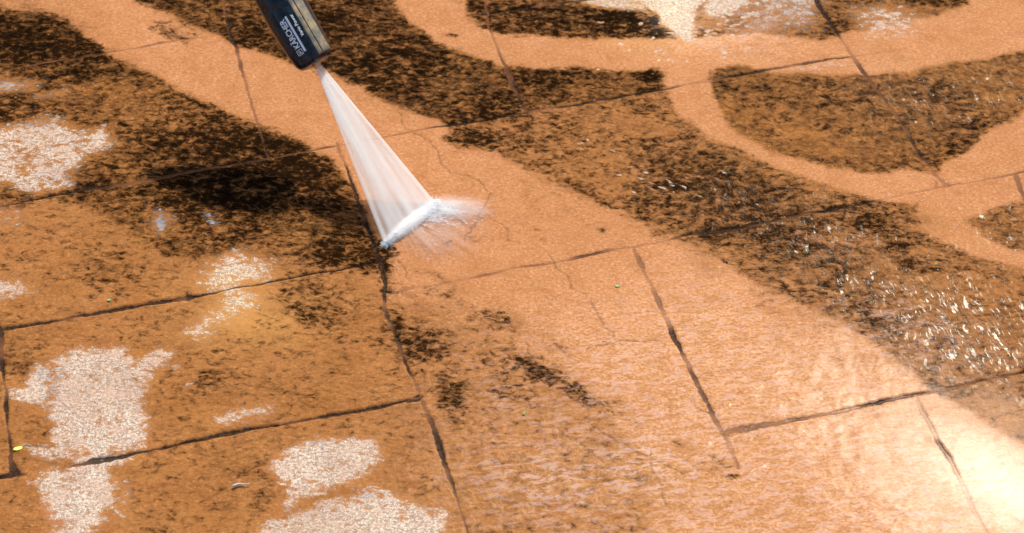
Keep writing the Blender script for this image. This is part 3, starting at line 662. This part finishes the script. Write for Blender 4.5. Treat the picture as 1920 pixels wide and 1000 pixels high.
# ------------------------------------------------------------------ water jet (volumes) and spray
G1, G2 = at(721, 461), at(820, 383)
jet = bpy.data.objects.new("water_jet", None); scene.collection.objects.link(jet); jet.location = HIT
tag(jet, "white fan-shaped jet of water blasting from the nozzle onto the paving", "water jet")
bpy.context.view_layer.update()
Zax = (HIT - E).normalized(); Gd = (G2 - G1)
Xax = (Gd - Zax * Gd.dot(Zax)).normalized(); Yax = Zax.cross(Xax)
JM = Matrix((Xax, Yax, Zax)).transposed().to_4x4(); JM.translation = E
JL = (HIT - E).length
JI = JM.inverted()
def local(p): return JI @ Vector(p)
g1, g2 = local(G1), local(G2)
Z0 = .0030 / ((g2.x / g2.z - g1.x / g1.z) / 2)
u1_, u2_ = g1.x / (g1.z + Z0), g2.x / (g2.z + Z0)
V = []; F = []; n = 28; NS = 14
for i in range(NS + 1):
    s = i / NS
    a = Vector((u1_ * Z0, 0, -.001)).lerp(g1, s); b_ = Vector((u2_ * Z0, 0, -.001)).lerp(g2, s)
    hy = .0016 + .0030 * s
    cen = (a + b_) / 2; hx = (b_ - a) / 2
    for k in range(n):
        q = 2 * math.pi * k / n; cx_ = math.cos(q); sy_ = math.sin(q)
        cx_ = math.copysign(abs(cx_) ** .7, cx_)
        V.append(cen + hx * cx_ + Vector((0, hy * sy_, 0)))
for i in range(NS):
    for k in range(n):
        a = i * n + k; b_ = i * n + (k + 1) % n; F.append((a, b_, b_ + n, a + n))
F.append(tuple(range(n))[::-1]); F.append(tuple(NS * n + k for k in range(n)))
fm = NT("water_spray_volume")
o_ = fm.n("TexCoord").outputs['Object']; s_ = fm.n("SeparateXYZ"); fm.l(o_, s_.inputs[0])
zz = fm.m('ADD', s_.outputs[2], Z0)
uu = fm.m('DIVIDE', s_.outputs[0], zz)
un = fm.mr(uu, u1_, u2_, -1, 1)
stk = fm.noise(fm.vec(fm.m('MULTIPLY', un, 3.2), fm.m('MULTIPLY', zz, 6.0), 0.0), 1.0, 4, .6)
stf = fm.noise(fm.vec(fm.m('MULTIPLY', un, 16.0), fm.m('MULTIPLY', zz, 14.0), 3.0), 1.0, 2, .5)
au = fm.m('ABSOLUTE', un)
edge_ = fm.mr(au, .80, .95, 0, .9, True)
dens = fm.m('ADD', fm.m('ADD', fm.mr(stk, .38, .66, .30, 1.1), fm.mr(stf, .35, .65, -.15, .25)), edge_)
along = fm.m('DIVIDE', .055, fm.m('ADD', zz, .022))
dens = fm.m('MULTIPLY', dens, along)
dens = fm.m('MULTIPLY', dens, fm.mr(s_.outputs[2], -.002, .028, .16, 1.0, True))
dens = fm.m('MULTIPLY', fm.m('MAXIMUM', dens, .05), 760.0)
pv = fm.n("VolumePrincipled"); pv.inputs['Color'].default_value = (.97, .988, 1.0, 1); pv.inputs['Anisotropy'].default_value = -.05
fm.l(dens, pv.inputs['Density']); fm.l(pv.outputs[0], fm.out.inputs['Volume'])
o = link("jet_fan", mesh_from("jet_fan", V, F), fm.mat, jet)
o.matrix_parent_inverse = Matrix.Identity(4); o.matrix_local = Matrix.Translation(jet.location).inverted() @ JM

def ellipsoid(name, centre, dirv, a, b_, c_, mat):
    bm = bmesh.new(); bmesh.ops.create_icosphere(bm, subdivisions=4, radius=1.0)
    m = bpy.data.meshes.new(name); bm.to_mesh(m); bm.free()
    o = link(name, m, mat, jet)
    X_ = dirv.normalized(); Y_ = Vector((0, 0, 1)).cross(X_).normalized(); Z_ = X_.cross(Y_)
    M = Matrix((X_ * a, Y_ * b_, Z_ * c_)).transposed().to_4x4(); M.translation = Vector(centre) - jet.location
    o.matrix_local = M; return o
im = NT("impact_foam_volume")
oc = im.n("TexCoord").outputs['Object']
ln = im.n("VectorMath", operation='LENGTH'); im.l(oc, ln.inputs[0])
fall = im.mr(ln.outputs['Value'], 0.0, 1.0, 1, 0)
fall = im.m('MULTIPLY', im.m('POWER', fall, 1.9), im.mr(im.noise(oc, 3.5, 5, .65), .35, .65, .25, 1.5))
pv = im.n("VolumePrincipled"); pv.inputs['Color'].default_value = (.997, .999, 1, 1); pv.inputs['Anisotropy'].default_value = 0
im.l(im.m('MULTIPLY', fall, 1500.0), pv.inputs['Density']); im.l(pv.outputs[0], im.out.inputs['Volume'])
ellipsoid("impact_foam", (G1 + G2) / 2 + Vector((0, 0, .003)), G2 - G1, (G2 - G1).length * .62, .0095, .010, im.mat)

# low mist fanning out from the strike line
def mist(name, centre, dirv, a, b_, c_, dens_k, seed, spread):
    mm = NT("mist_volume")
    oc = mm.n("TexCoord").outputs['Object']; s = mm.n("SeparateXYZ"); mm.l(oc, s.inputs[0])
    xx = mm.m('ADD', s.outputs[0], 1.02)                    # origin at the strike end
    ang = mm.m('DIVIDE', s.outputs[1], mm.m('ADD', xx, .25))
    stv = mm.noise(mm.vec(mm.m('MULTIPLY', ang, spread), mm.m('MULTIPLY', xx, .8), float(seed)), 1.0, 3, .55)
    ln = mm.n("VectorMath", operation='LENGTH'); mm.l(oc, ln.inputs[0])
    f = mm.mr(ln.outputs['Value'], .3, 1.0, 1, 0, True)
    f = mm.m('MULTIPLY', f, mm.mr(xx, 0, 2.0, 1.0, .02))
    f = mm.m('MULTIPLY', f, mm.mr(stv, .45, .68, .04, 1))
    pv = mm.n("VolumePrincipled"); pv.inputs['Color'].default_value = (.97, .975, .99, 1)
    mm.l(mm.m('MULTIPLY', f, dens_k), pv.inputs['Density']); mm.l(pv.outputs[0], mm.out.inputs['Volume'])
    return ellipsoid(name, centre, dirv, a, b_, c_, mm.mat)
mc = at(868, 395); mist("mist", mc + Vector((0, 0, .004)), at(930, 402) - at(810, 385), .042, .020, .008, 520.0, 1, 22)
mc = at(835, 440); mist("mist", mc + Vector((0, 0, .004)), at(880, 480) - at(770, 420), .060, .052, .008, 130.0, 2, 20)

# droplets flung outwards: countless, one part
def streaks(n, fn, name):
    V = []; F = []
    for _ in range(n):
        p, d, L, w = fn(); d = d.normalized(); s1 = d.cross(Vector((0, 0, 1))).normalized() * w; s2 = d.cross(s1).normalized() * w
        k = len(V); q = p + d * (L * .35)
        V += [p, q + s1, q + s2, q - s1, q - s2, p + d * L]
        for a_, b_ in ((1, 2), (2, 3), (3, 4), (4, 1)): F += [(k, k + b_, k + a_), (k + 5, k + a_, k + b_)]
    V = [v - jet.location for v in V]
    return V, F
wmx = NT("water_droplets"); wmx.bsdf(Base_Color=(.93, .95, .97), Roughness=.15, Alpha=.55, Transmission_Weight=.3, IOR=1.33)
out = (Vector((1, -.9, 0))).normalized()
def drop():
    s = random.random() ** .8; p0 = G1.lerp(G2, s)
    base = (Vector((1, -.55, 0)) if s < .75 else Vector((1, -.05, 0)))
    a_ = random.gauss(0, .35); d = Vector((base.x * math.cos(a_) - base.y * math.sin(a_), base.x * math.sin(a_) + base.y * math.cos(a_), abs(random.gauss(0, .12))))
    dist = abs(random.gauss(0, .030)) + .004
    p = p0 + d.normalized() * dist; p.z = max(.002, p.z)
    return p, d, random.uniform(.002, .007), random.uniform(.00010, .00022)
V, F = streaks(420, drop, "droplets")
o = link("droplets", mesh_from("droplets", V, F, False), wmx.mat, jet); o['kind'] = 'stuff'

# boiling white foam where the fan strikes: beads and flecks
V = []; F = []
def bead(p, r, d=None, st=1.0):
    global V, F
    d = (d or Vector((1, 0, 0))).normalized(); s1 = d.cross(Vector((0, 0, 1))).normalized(); s2 = s1.cross(d)
    k = len(V)
    for lv, rr__ in ((-.6, .75), (.35, .92)):
        for q in range(6):
            a_ = q * math.pi / 3 + lv; V.append(p + d * (lv * r * st) + s1 * (math.cos(a_) * r * rr__) + s2 * (math.sin(a_) * r * rr__))
    V += [p - d * r * st, p + d * r * st]
    for q in range(6):
        w = (q + 1) % 6
        F += [(k + q, k + w, k + 6 + w, k + 6 + q), (k + 12, k + w, k + q), (k + 13, k + 6 + q, k + 6 + w)]
Gu = (G2 - G1).normalized(); Gv = Vector((Gu.y, -Gu.x, 0))
for _ in range(3600):
    s = random.random(); sp_ = .0014 + .0022 * s
    p = G1.lerp(G2, s * 1.04 - .02) + Gv * random.gauss(.0005, sp_) + Gu * random.gauss(0, .0015)
    p.z = abs(random.gauss(.0012, .0024))
    d = Gv * random.uniform(.2, 1) + Gu * random.gauss(.2, .4) + Vector((0, 0, random.uniform(-.2, .5)))
    bead(p, random.uniform(.00016, .00045), d, random.uniform(1.5, 6))
for _ in range(500):
    s = 1 - abs(random.gauss(0, .2)); a_ = random.gauss(-.25, .22); d = Vector((math.cos(a_), math.sin(a_), random.uniform(0, .12)))
    p = G1.lerp(G2, s) + d * abs(random.gauss(0, .017)); p.z = max(.0005, p.z * .5)
    bead(p, random.uniform(.00014, .00034), d, random.uniform(5, 14))
V = [v - jet.location for v in V]
fo_ = NT("white_foam"); fo_.bsdf(Base_Color=(.93, .96, 1.0), Roughness=.4, Alpha=.95)
o = link("foam_beads", mesh_from("foam_beads", V, F), fo_.mat, jet); o['kind'] = 'stuff'

# ------------------------------------------------------------------ bits of litter
def leaf(name, px, py, L, W, ang, mat, label, cat, curl=.22, z=.0012):
    n = 10; V = []; F = []
    for i in range(n + 1):
        s = i / n; w = W * math.sin(math.pi * (s * .92 + .04)) ** .8 * (1 + .15 * math.sin(s * 9))
        for j, q in enumerate((-1, -.5, 0, .5, 1)):
            V.append((L * (s - .5), w * q, curl * W * (abs(q) ** 1.5) + .15 * L * (s - .5) ** 2 * curl * 4))
    for i in range(n):
        for j in range(4):
            a = i * 5 + j; F.append((a, a + 1, a + 6, a + 5))
    k = len(V); V += [(v[0], v[1], v[2] - .00035) for v in V[:k]]
    F += [tuple(k + q for q in reversed(f)) for f in F[:]]
    for i in range(n):
        for j in (0, 4):
            a = i * 5 + j; F.append((a, a + 5, k + a + 5, k + a) if j == 0 else (a, k + a, k + a + 5, a + 5))
    o = link(name, mesh_from(name, V, F), mat)
    p = at(px, py); o.location = (p.x, p.y, z); o.rotation_euler = (random.uniform(-.2, .2), random.uniform(-.2, .2), R(ang))
    return tag(o, label, cat)
def lm(name, c1, c2):
    q = NT(name); pq = q.n("TexCoord").outputs['Object']
    q.bsdf(Base_Color=q.mix(q.mr(q.noise(pq, 500, 3, .6), .35, .65), c1, c2), Roughness=.45); return q.mat
lg = lm("lime_leaf", (.42, .55, .03), (.75, .85, .10)); lgr = lm("green_leaf", (.10, .24, .06), (.22, .38, .12)); lp = lm("pale_leaf", (.24, .30, .20), (.36, .42, .28))
leaf("leaf", 34, 843, .0085, .0020, 30, lg, "bright yellow-green leaf scrap beside the joint at the lower left", "leaf")
leaf("leaf", 1158, 538, .0050, .0012, 10, lgr, "small dark green leaf scrap on the clean paving right of centre", "leaf")
leaf("leaf", 983, 775, .0050, .0010, 80, lgr, "tiny dark green leaf scrap below the dark stains", "leaf")
leaf("leaf", 205, 564, .0040, .0014, 20, lgr, "small green leaf speck just above the dark joint at the left", "leaf")
def twig(px, py, L, w, ang, mat, label):
    bm = bmesh.new(); n = 8; segs = 9; prev = None
    for i in range(segs + 1):
        s = i / segs; rad = w * (1 - .75 * s) ; cy_ = .06 * L * math.sin(s * 5)
        ring = [bm.verts.new((L * (s - .5), cy_ + rad * math.cos(2 * math.pi * k / n), rad * math.sin(2 * math.pi * k / n) + .02 * L * math.sin(s * 7))) for k in range(n)]
        if prev:
            for k in range(n): bm.faces.new((prev[k], prev[(k + 1) % n], ring[(k + 1) % n], ring[k]))
        else: bm.faces.new(ring[::-1])
        prev = ring
    bm.faces.new(prev)
    for f in bm.faces: f.smooth = True
    m = bpy.data.meshes.new("twig"); bm.to_mesh(m); bm.free()
    o = link("twig", m, mat); p = at(px, py); o.location = (p.x, p.y, .0028); o.rotation_euler = (0, 0, R(ang)); tag(o, label, "twig"); return o
tw = lm("twig_bark", (.25, .32, .36), (.55, .62, .66)); td = lm("dark_bark", (.03, .02, .015), (.09, .05, .03))
twig(453, 912, .016, .0011, 18, tw, "thin blue-grey twig lying on brown paving at the lower left")
twig(1135, 645, .006, .0004, 0, td, "tiny dark twig on the clean paving near the cross joint")
